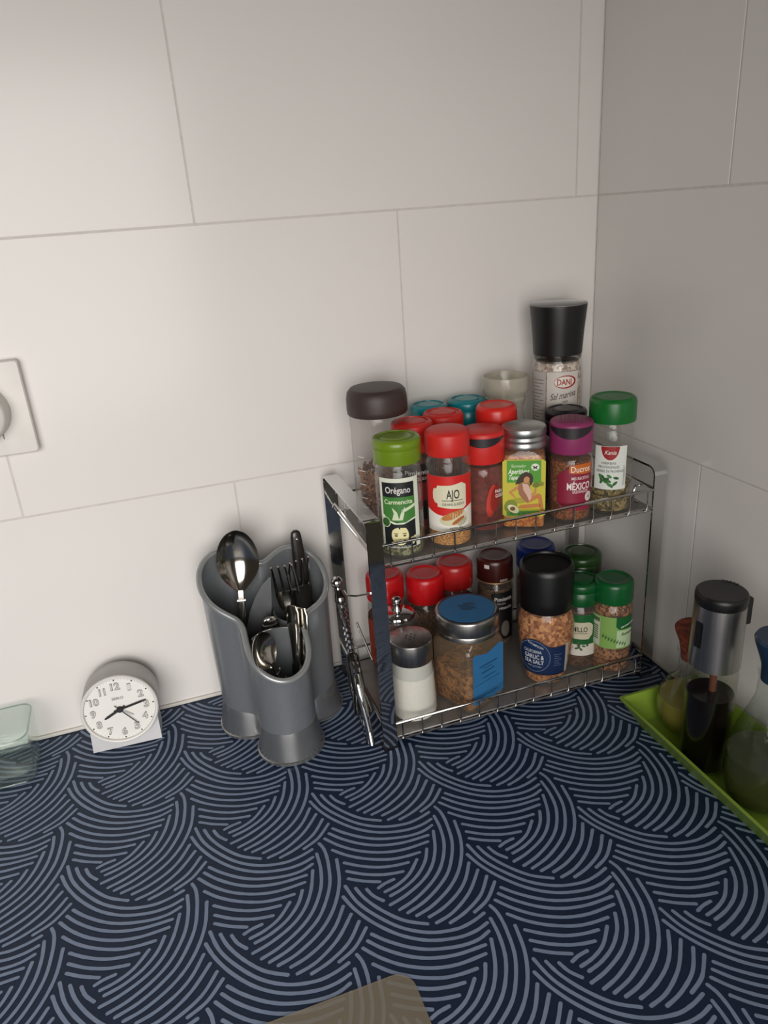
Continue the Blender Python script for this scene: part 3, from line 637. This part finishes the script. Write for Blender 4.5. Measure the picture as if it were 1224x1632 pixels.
# ------------------------------------------------------------------ winged corkscrew leaning on the rack side
top = Vector((-.3475, -.0775, .1500)); bot = Vector((-.3482, -.1590, .0030))
ax = (bot-top).normalized(); L = (bot-top).length
ck = thing('corkscrew', 'chrome winged corkscrew leaning against the side of the spice rack', 'corkscrew', top)
ck.rotation_mode = 'QUATERNION'
zq = -ax; xq = Vector((1, 0, 0)); xq = (xq-zq*xq.dot(zq)).normalized(); yq = zq.cross(xq)
ck.rotation_quaternion = Matrix((xq, yq, zq)).transposed().to_quaternion()
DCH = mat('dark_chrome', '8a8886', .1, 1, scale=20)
MB().sphere((0, 0, 0), .0064, 20, 12).build('knob', CHROME, ck)
MB().lathe([(.0045, -.022), (.006, -.019), (.0052, -.014), (.0038, -.010), (.0042, -.006)], 20).build('neck', DCH, ck)
MB().tube([(0, 0, -.02), (0, 0, -.075)], .0030, 12).build('shaft', CHROME, ck)
MB().lathe([(.0058, -.115), (.0066, -.110), (.0066, -.078), (.0052, -.074)], 24).build('body_tube', DCH, ck)
sc = MB()
for k in range(9): sc.lathe([(.0034, -.075+.006*k), (.0046, -.072+.006*k), (.0034, -.069+.006*k)], 14, cap0=False, cap1=False)
sc.build('rack_teeth', CHROME, ck)
for s in (-1, 1):
    MB().lathe([(.0070, -.0035), (.0080, -.002), (.0080, .002), (.0070, .0035)], 12).xf(Matrix.Translation((-.002, s*.0105, -.088)) @ Matrix.Rotation(PI/2, 4, 'Y')).build('gear', CHROME, ck, sharp=20)
    p = spline([(-.002, s*.010, -.088), (-.003, s*.0145, -.105), (-.002, s*.0125, -.125), (0, s*.007, -.150), (0, s*.006, -L+.002)], 6)
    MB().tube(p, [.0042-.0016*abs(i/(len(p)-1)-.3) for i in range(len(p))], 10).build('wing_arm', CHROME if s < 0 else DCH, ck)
MB().box((-.004, -.006, -.046), (.001, .006, -.030), .001).build('crossbar', DCH, ck)
MB().lathe([(.0085, -.135), (.0095, -.132), (.0080, -.118), (.0062, -.112)], 24, cap0=False).build('bell_mouth', DCH, ck)
MB().box((-.0035, -.0045, -.160), (.0035, .0045, -.134), .001).build('foot_blade', CHROME, ck)

# ------------------------------------------------------------------ cutlery holder
CF, CL, CR = Vector((-.4215, -.1205)), Vector((-.4525, -.0620)), Vector((-.3850, -.0640))
HC = (CF+CL+CR)/3; TR = .0298
hold = thing('cutlery_holder', 'silver grey plastic cutlery holder of three joined tubes with slanted top', 'cutlery holder', (HC.x, HC.y, 0))
def cut(x, y): return .2120+.775*y-.12*(x+.42)
def sdf(p, r, k=.034):
    ds = sorted([(p-c).length-r for c in (CF, CL, CR)]); a, b = ds[0], ds[1]
    h_ = max(k-abs(a-b), 0)/k; return min(a, b)-h_*h_*k*.25-(.0)
def outline(r, n=120):
    out = []
    for i in range(n):
        a = 2*PI*i/n; d = Vector((math.cos(a), math.sin(a))); lo, hi = .0, .12
        t = .10
        while t > .002 and sdf(HC+d*t, r) > 0: t -= .0004
        out.append(HC+d*t)
    return [ (out[i-1]+out[i]*2+out[(i+1) % n])/4 for i in range(n)]
OUT = outline(TR); INN = outline(TR-.0024)
def lc(p, z): return (p.x-HC.x, p.y-HC.y, z)
def tap(p, f): return HC+(p-HC)*f
ZB = .034
rings = [[lc(tap(p, .955), ZB-.002) for p in OUT], [lc(tap(p, .975), .085) for p in OUT], [lc(p, cut(p.x, p.y)) for p in OUT], [lc(p, cut(p.x, p.y)) for p in INN], [lc(tap(p, .95), ZB) for p in INN]]
body = MB().loft(rings).build('body', SILVER, hold, sharp=50)
MID = [(a+b)/2 for a, b in zip(OUT, INN)]
MB().tube([lc(tap(p, 1.012), cut(p.x, p.y)) for p in MID], .0031, 10, closed=True).build('rolled_rim', mat('silver_rim', '9da0a1', .3, .45), hold)
for c in (CF, CL, CR):
    cc = tap(c, .965)
    f = MB().lathe([(.0330, 0), (.0345, .0008), (.0345, .0035), (.0332, .0042), (.0300, .024), (.0284, .032), (.0278, .0345)], 44, (cc.x-HC.x, cc.y-HC.y, 0)).build('flared_foot', mat('foot_silver', 'a3a4a4', .26, .8), hold, sharp=50)
# inner divider walls
for c, rmax in ((CF, .120), (CL, .108), (CR, .122)):
    d = (HC-c); a0 = math.atan2(d.y, d.x); V = []; F = []; n = 16
    for i in range(n+1):
        a = a0-.95+1.9*i/n
        for r_ in (TR-.0005, TR-.0022):
            p = c+Vector((math.cos(a), math.sin(a)))*r_
            zt = min(cut(p.x, p.y)-.012, rmax) if c is not CF else .122
            V += [lc(p, ZB), lc(p, zt)]
    for i in range(n):
        b = 4*i
        F += [(b, b+4, b+5, b+1), (b+2, b+3, b+7, b+6), (b+1, b+5, b+7, b+3)]
    mobj('divider', V, F, SILVER, hold)

# ------------------------------------------------------------------ cutlery
def place(o, base, tip, face):
    zq = (Vector(tip)-Vector(base)).normalized(); f = Vector(face); yq = -(f-zq*f.dot(zq)).normalized(); xq = yq.cross(zq)
    o.rotation_mode = 'QUATERNION'; o.rotation_quaternion = Matrix((xq, yq, zq)).transposed().to_quaternion(); o.location = base
def strip(prof, t=.0016):
    # prof: (z, halfwidth, yoffset)
    rings = []
    for z, w, y in prof:
        rings.append([(-w, y-t*.4, z), (-w*.8, y-t, z), (w*.8, y-t, z), (w, y-t*.4, z), (w, y+t*.4, z), (w*.8, y+t, z), (-w*.8, y+t, z), (-w, y+t*.4, z)])
    return MB().loft(rings)
def spoon(label, base, tip, face, L, bl, bw, depth, group=None, name='spoon'):
    o = thing(name, label, 'spoon', base); place(o, base, tip, face)
    z0 = L-bl; V = []; F = []; nu, nv = 16, 12
    for side in (0, 1):
        for i in range(nu+1):
            u = math.sin(PI/2*i/nu); w = bw/2*(math.sqrt(max(0, 1-((u-.48)/.52)**2)) if u > .48 else math.sin(PI/2*u/.48)**.85)
            w = max(w, .0022)
            if i == nu: w = .0012
            for j in range(nv+1):
                v = -1+2*j/nv
                d = depth*(1-v*v)*math.sin(PI*min(1, max(.0, u)))**.8
                V.append((v*w, d+(.0009 if side else 0), z0+bl*u))
    m = (nu+1)*(nv+1)
    for side in (0, 1):
        for i in range(nu):
            for j in range(nv):
                q = side*m+i*(nv+1)+j; F.append((q, q+1, q+nv+2, q+nv+1))
    for i in range(nu):
        for j in (0, nv):
            q = i*(nv+1)+j; F.append((q, q+nv+1, m+q+nv+1, m+q))
    for j in range(nv):
        q = nu*(nv+1)+j; F.append((q, q+1, m+q+1, m+q)); F.append((j, j+1, m+j+1, m+j))
    mobj('bowl', V, F, CUT, o, sharp=60)
    strip([(0, .0020, 0), (.0012, .0050, 0), (.004, .0076, 0), (.010, .0088, 0), (.05, .0062, 0), (L-bl-.022, .0036, -.001), (L-bl-.006, .0032, .0), (L-bl+.003, .0030, .0008)], .0013).build('handle', CUT, o)
    MB().tube([(-.0042, 0, L-bl-.008), (.0042, 0, L-bl-.008)], .0017, 8).build('collar', CUT, o)
    return o
def fork(label, base, tip, face, L, group=None):
    o = thing('fork', label, 'fork', base, group=group); place(o, base, tip, face)
    strip([(0, .006, 0), (.01, .0088, 0), (.05, .0062, 0), (L-.075, .0032, 0), (L-.062, .0036, 0)], .0013).build('handle', CUT, o)
    strip([(L-.066, .0034, 0), (L-.058, .0070, .002), (L-.050, .0112, .0042), (L-.040, .0125, .005), (L-.034, .0125, .0048)], .0009).build('head', CUT, o)
    MB().tube([(-.0045, 0, L-.066), (.0045, 0, L-.066)], .0016, 8).build('collar', CUT, o)
    for k in range(4):
        x = -.0108+.0072*k
        p = spline([(x, .0049, L-.038), (x, .0042, L-.026), (x*.98, .001, L-.012), (x*.94, -.004, L)], 5)
        MB().tube(p, [.0017-.0007*i/(len(p)-1) for i in range(len(p))], 8).build('tine', CUT, o)
    return o
zb = ZB+.002
spoon('large steel serving spoon standing bowl up in the holder', (-.4515, -.0760, zb), (-.4395, -.0560, .2190), (-.1, -1, .30), .1845, .066, .0425, .010)
fork('steel fork with tines toward the tall spoon in the holder', (-.3900, -.0700, zb), (-.4010, -.0745, .1795), (-.25, -1, .25), .146)
fork('steel fork in front of the dark knife handle in the holder', (-.3780, -.0690, zb), (-.3835, -.0700, .1795), (.2, -1, .25), .146)
k = thing('knife', 'knife standing blade down with dark handle up behind the forks', 'knife', (0, 0, 0)); place(k, (-.3760, -.0560, zb), (-.3790, -.0500, .2030), (0, -1, .2))
MB().loft([rsq(w, w*.6, z, 3, 0, t) for z, w, t in ((.085, .0072, .0040), (.11, .0078, .0044), (.145, .0066, .0040), (.162, .0056, .0036), (.1665, .0045, .003), (.1685, .0020, .0015))]).build('handle', mat('dark_steel_handle', '4a4644', .28, .8), k)
strip([(0, .001, 0), (.02, .009, 0), (.085, .0085, 0)], .0009).build('blade', CUT, k)
MB().sphere((0, -.0036, .160), .0022, 12, 8).build('rivet', CHROME, k)
k = thing('knife', 'broad grey knife blade standing point up beside the tall spoon', 'knife', (0, 0, 0)); place(k, (-.4450, -.0745, zb), (-.4180, -.0740, .1690), (-.15, -1, .3))
V = []; F = []
pts = [(.009, .060), (-.016, .060), (-.0155, .080), (-.0135, .098), (-.0095, .114), (-.004, .128), (.003, .1375), (.0045, .1375), (.0075, .110)]
V = [(a, 0, b) for a, b in pts]+[(a, .0012, b) for a, b in pts]; n = len(pts)
F = [tuple(range(n)), tuple(range(n, 2*n))]+[(i, (i+1) % n, n+(i+1) % n, n+i) for i in range(n)]
mobj('blade', V, F, mat('grey_blade', '6f7173', .38, .85, scale=60), k, smooth=False)
strip([(0, .009, 0), (.03, .0085, 0), (.062, .008, 0)], .004).build('handle', BLACK, k)
o = spoon('round ended spoon handle poking up at the foot of the grey blade', (-.4225, -.0895, .134), (-.4190, -.0745, .0365), (0, -1, .0), .0985, .042, .026, .005)
spoon('small steel spoon leaning its bowl over the rim of the front tube', (-.4060, -.1255, zb), (-.4415, -.1300, .1400), (.40, -.60, .7), .1100, .040, .0345, .007, name='teaspoon')
for i, (bx, tx, ty, tz, lab) in enumerate(((-.4085, -.4000, -.1010, .1475, 'flat steel knife handle leaning in the front tube under the forks'), (-.4030, -.3920, -.1035, .1440, 'second flat steel handle against the right wall of the front tube'))):
    k = thing('butter_knife', lab, 'knife', (0, 0, 0)); b = (bx, -.1265, zb); place(k, b, (tx, ty, tz), (-.8, -.6, .2))
    L = (Vector((tx, ty, tz))-Vector(b)).length
    strip([(0, .004, 0), (.02, .0075, 0), (.055, .0065, 0)], .0008).build('blade', CUT, k)
    strip([(.052, .0042, 0), (.075, .0055, 0), (L-.02, .0078, 0), (L-.006, .0080, 0), (L, .0055, 0)], .0016).build('handle', CUT, k)

# ------------------------------------------------------------------ alarm clock
cx, cy = -.5815, -.0490
ck = thing('alarm_clock', 'small round white and silver alarm clock on a pale block foot', 'clock', (cx, cy, 0), (0, 0, math.radians(-3)))
tilt = Matrix.Translation((0, 0, .0455)) @ Matrix.Rotation(math.radians(-5), 4, 'X') @ Matrix.Rotation(PI/2, 4, 'X')   # local +z -> -y (to the viewer)
CW = mat('pale_grey_plastic', 'cfcdc9', .4, scale=40); CS = mat('silver_case', 'a9a7a4', .38, .5, scale=60)
MB().lathe([(.030, -.034), (.0372, -.033), (.0382, -.031), (.0382, -.002), (.0372, -.0005)], 56).xf(tilt).build('case', CS, ck, sharp=50)
MB().lathe([(.0376, -.0012), (.0382, .0005), (.0380, .0030), (.0368, .0040), (.0352, .0034), (.0345, .0012), (.0345, -.0010)], 64, cap0=False, cap1=False).xf(tilt).build('bezel', WHITE, ck)
dial = MB().lathe([(.0352, .0002), (.0352, .0008), (.0004, .0008)], 64).xf(tilt).build('dial', mat('clock_white', 'e9e7e2', .5, scale=40, c2='e6e4df'), ck)
MB().loft([[(-.0335, -.002, 0), (.0335, -.002, 0), (.0335, .030, 0), (-.0335, .030, 0)], [(-.0345, -.0035, .001), (.0345, -.0035, .001), (.0345, .031, .001), (-.0345, .031, .001)], [(-.0340, .0040, .0300), (.0340, .0040, .0300), (.0340, .031, .0300), (-.0340, .031, .0300)]]).build('foot_block', mat('foot_pale_grey', 'c6c6c8', .42, scale=50), ck, smooth=False)
def cm(s, z, off=0): return tuple(tilt @ Vector((s, z, .0008+off)))
INKG = ink('7b7974')
for n in range(1, 13):
    a = PI/2-n*PI/6; sx, sz = .0262*math.cos(a), .0262*math.sin(a)
    w = .0058 if n < 10 else .0066 if n == 11 else .0092
    text(cm, dial, str(n), sx, sz, .0076, INKG, .0002, w if n != 1 else .0036, bold=.055, name='numeral')
    text(cm, dial, str(n), sx, sz, .0070, ink('d6d3cc'), .0004, (w if n != 1 else .0036)*.90, bold=-.004, name='numeral_fill')
dots = []
for n in range(60):
    a = n*PI/30; q = .0009 if n % 5 == 0 else .00025; rr = .0332
    dots.append([(rr*math.cos(a)+q*math.cos(t), rr*math.sin(a)+q*math.sin(t)) for t in (0, PI/3, 2*PI/3, PI, 4*PI/3, 5*PI/3)])
polyp(cm, dial, 'minute_marks', dots, ink('2c2a28'), .0003)
text(cm, dial, 'SEIKO', 0, .0125, .0028, ink('6a6864'), .0003, .0115, bold=.012)
def hand(name, ang, L, w, m, off, tail=.006, wt=None):
    d = Vector((math.cos(ang), math.sin(ang))); n = Vector((-d.y, d.x)); wt = wt or w
    q = [-d*tail+n*w, -d*tail-n*w, d*L*.8-n*w, d*L-n*wt*.5, d*L+n*wt*.5, d*L*.8+n*w]
    V = [cm(p.x, p.y, off) for p in q]+[cm(p.x, p.y, off+.0004) for p in q]; k = len(q)
    mobj(name, V, [tuple(range(k)), tuple(range(k, 2*k))]+[(i, (i+1) % k, k+(i+1) % k, k+i) for i in range(k)], m, dial, smooth=False)
IK = ink('1c1b1b')
hand('alarm_hand', math.radians(-38), .0155, .0009, ink('b5b3ae'), .0006, 0)
hand('hour_hand', math.radians(206), .0180, .0013, IK, .0011)
hand('minute_hand', math.radians(11), .0270, .0011, IK, .0016)
hand('second_hand', math.radians(-52), .0255, .0004, IK, .0021, .007)
MB().lathe([(.0032, .0008), (.0032, .0034), (.0026, .0040), (.0004, .0040)], 20).xf(tilt).build('hub', IK, dial)

# ------------------------------------------------------------------ glass dish, light switch
gd = thing('glass_dish', 'small square clear glass dish with rounded corners', 'glass', (-.6985, -.0410, 0.0003))
MB().loft([rsq(.0260, .010, 0), rsq(.0285, .011, .0025), rsq(.0300, .011, .010), rsq(.0325, .012, .050), rsq(.0325, .012, .0525), rsq(.0315, .012, .0535), rsq(.0300, .0115, .0525), rsq(.0278, .010, .012), rsq(.0250, .009, .008)]).build('glass_wall', GLD, gd, sharp=50)
MB().tube([Vector(p) for p in rsq(.0314, .012, .0530)], .0008, 6, closed=True).build('polished_rim', glass('rim_glass', (.74, .80, .78), 1), gd)
MB().tube([Vector(p) for p in rsq(.0280, .010, .0015)], .0012, 6, closed=True).build('base_edge', glass('rim_glass', (.74, .80, .78), 1), gd)
sw = thing('light_switch', 'white square wall switch plate with round dial', 'light switch', (-.6425, 0, .3575))
def zx(ring): return [(p[0], -p[2], p[1]) for p in ring]
MB().loft([zx(rsq(.0425, .003, 0)), zx(rsq(.0425, .003, .009)), zx(rsq(.0415, .003, .0102))]).build('plate', mat('switch_white', 'dcd8d2', .35, scale=30), sw, sharp=30)
rx = Matrix.Rotation(PI/2, 4, 'X')
dl = MB().lathe([(.0275, .0095), (.027, .012), (.0252, .026), (.0243, .029), (.0225, .0305), (.0004, .0305)], 48).xf(rx).build('dial', mat('switch_white', 'dcd8d2', .35, scale=30), sw, sharp=50)
MB().box((.0155, -.0108, -.0265), (.0163, -.0100, -.0205)).build('pointer_mark', ink('5c5450'), sw)

# ------------------------------------------------------------------ green tray with cruets
TX0, TX1, TY0, TY1, TH = -.1020, -.0060, -.480, -.2190, .028
gt = thing('tray', 'lime green rectangular tray with flared sides along the wall', 'tray', ((TX0+TX1)/2, (TY0+TY1)/2, 0))
hx_, hy_ = (TX1-TX0)/2, (TY1-TY0)/2
GREEN = mat('lime_green_melamine', '86a33a', .35, scale=30)
fl = .016
MB().loft([rsq(hx_-fl, .006, 0, hy=hy_-fl), rsq(hx_-fl+.001, .006, .001, hy=hy_-fl+.001), rsq(hx_-.001, .004, TH-.001, hy=hy_-.001), rsq(hx_, .004, TH, hy=hy_), rsq(hx_-.003, .004, TH+.0003, hy=hy_-.003), rsq(hx_-fl-.001, .006, .004, hy=hy_-fl-.001)]).build('tray_body', GREEN, gt, sharp=50)
TZ = .0045
OIL = mat('yellow_oil', 'a79a3c', .15, scale=20, c2='8f8430'); 
OILG = glass('oil_yellow', (.60, .55, .16), 1, .45, (.50, .44, .10))
# cork flask
x, y = -.0470, -.2570
J = thing('oil_cruet', 'round glass oil cruet with cork stopper in the green tray', 'cruet', (x, y, TZ))
fp = [(.0004, .001), (.022, .0005), (.026, .004), (.0298, .018), (.0302, .026), (.0280, .040), (.0210, .053), (.0140, .060), (.0125, .066), (.0128, .082), (.0150, .088), (.0150, .0905)]
MB().lathe(fp, 44, cap1=False).build('glass_body', GLD, J)
MB().lathe([(.0004, .003), (.021, .003), (.0245, .006), (.0284, .018), (.0288, .026), (.0276, .035), (.0004, .035)], 40).build('oil', OILG, J)
MB().tube([(0, 0, .006), (0, 0, .052)], .0068, 20).build('inner_tube', glass('pale_tube', (.75, .78, .55), 1, .25, (.6, .62, .35)), J)
MB().lathe([(.0112, .078), (.0122, .086), (.0140, .096), (.0185, .1075), (.0192, .111), (.0180, .1125), (.0004, .1125)], 30).build('cork', mat('cork', '8a3f26', .85, c2='5d2615', scale=220, voro=True, bump=.6), J)
# sprayer
x, y = -.0705, -.3065
J = thing('oil_sprayer', 'slim glass vinegar sprayer with brushed steel collar and black push top', 'oil sprayer', (x, y, TZ))
MB().lathe([(.0004, .001), (.0195, .0005), (.0210, .003), (.0212, .100), (.0205, .112)], 40, cap1=False).build('glass_body', glass('sprayer_glass', (.9, .9, .85), .8), J)
MB().lathe([(.0004, .003), (.0188, .003), (.0196, .005), (.0196, .080), (.0004, .0802)], 36).build('dark_vinegar', mat('dark_vinegar', '0c0806', .12, scale=20), J)
MB().tube([(.002, 0, .0795), (.0015, 0, .112)], .0032, 12).build('dip_tube', mat('brown_tube', '6a3c26', .4), J)
MB().lathe([(.0208, .110), (.0216, .1106), (.0212, .150), (.0208, .170), (.0206, .1715)], 44).build('steel_collar', STEEL, J, sharp=50)
MB().lathe([(.0207, .1705), (.0212, .173), (.0213, .1775), (.0209, .1800), (.0196, .1812), (.0004, .1806)], 40).build('push_top', BLACK, J)
a = camphi(x, y)
mp = cyl(.0213, a)
lines(mp, J, 'nozzle_slot', [(-.0195, -.0125, .132, .156)], BLACK, .0006)
for k in range(5):
    MB().sphere((.0185*math.cos(a+PI*.80+.16*k), .0185*math.sin(a+PI*.80+.16*k), .1805), .0017, 10, 6).build('grip_rib', BLACK, J)
MB().box((-.004, -.004, -.013), (.004, .004, .013), .0015).xf(Matrix.Translation((.0215*math.cos(a+PI*.62), .0215*math.sin(a+PI*.62), .162))).build('trigger_tab', BLACK, J)
# blue stopper cruet
x, y = -.0580, -.3600
J = thing('oil_cruet', 'bulbous glass oil cruet with dark blue stopper in the green tray', 'cruet', (x, y, TZ)); J.scale = (.91, .91, 1)
MB().lathe([(.0004, .001), (.024, .0005), (.0300, .004), (.0345, .020), (.0350, .032), (.0325, .052), (.0260, .074), (.0180, .094), (.0140, .106), (.0135, .122), (.0155, .132), (.0170, .136)], 48, cap1=False).build('glass_body', GLD, J)
MB().lathe([(.0004, .003), (.023, .003), (.0285, .006), (.0330, .020), (.0334, .032), (.0318, .048), (.0004, .048)], 44).build('oil', glass('olive_oil', (.34, .36, .12), 1, .3, (.12, .13, .04)), J)
MB().lathe([(.0120, .122), (.0130, .136), (.0150, .142), (.0205, .156), (.0215, .160), (.0200, .1625), (.0004, .1615)], 36).build('stopper', mat('dark_blue_plastic', '16344f', .4), J)
MB().box((-.004, -.004, .1605), (.004, .004, .171), .0015).build('stopper_spout', BLACK, J)

# ------------------------------------------------------------------ translucent plastic mat corner
pm = bpy.data.materials.new('translucent_mat'); pm.use_nodes = True; nt = pm.node_tree; N = nt.nodes; pb = N['Principled BSDF']
pb.inputs['Base Color'].default_value = lin('a2967f'); pb.inputs['Roughness'].default_value = .4
tn = N.new('ShaderNodeTexNoise'); tn.inputs['Scale'].default_value = 40
tr = N.new('ShaderNodeBsdfTransparent'); mx = N.new('ShaderNodeMixShader'); mx.inputs[0].default_value = .62
rmp = N.new('ShaderNodeMapRange'); rmp.inputs[3].default_value = .34; rmp.inputs[4].default_value = .40
nt.links.new(tn.outputs['Fac'], rmp.inputs[0]); nt.links.new(rmp.outputs[0], mx.inputs[0])
nt.links.new(tr.outputs[0], mx.inputs[1]); nt.links.new(pb.outputs[0], mx.inputs[2]); nt.links.new(mx.outputs[0], N['Material Output'].inputs[0])
mt = MB().loft([[(p[0]-.510, p[1]-.472, p[2]) for p in rsq(.114, .014, z, 8, 0, .080)] for z in (.0006, .0014)]).build('plastic_mat', pm)
tag(mt, 'translucent beige plastic mat with rounded corners lying on the patterned counter', 'mat')
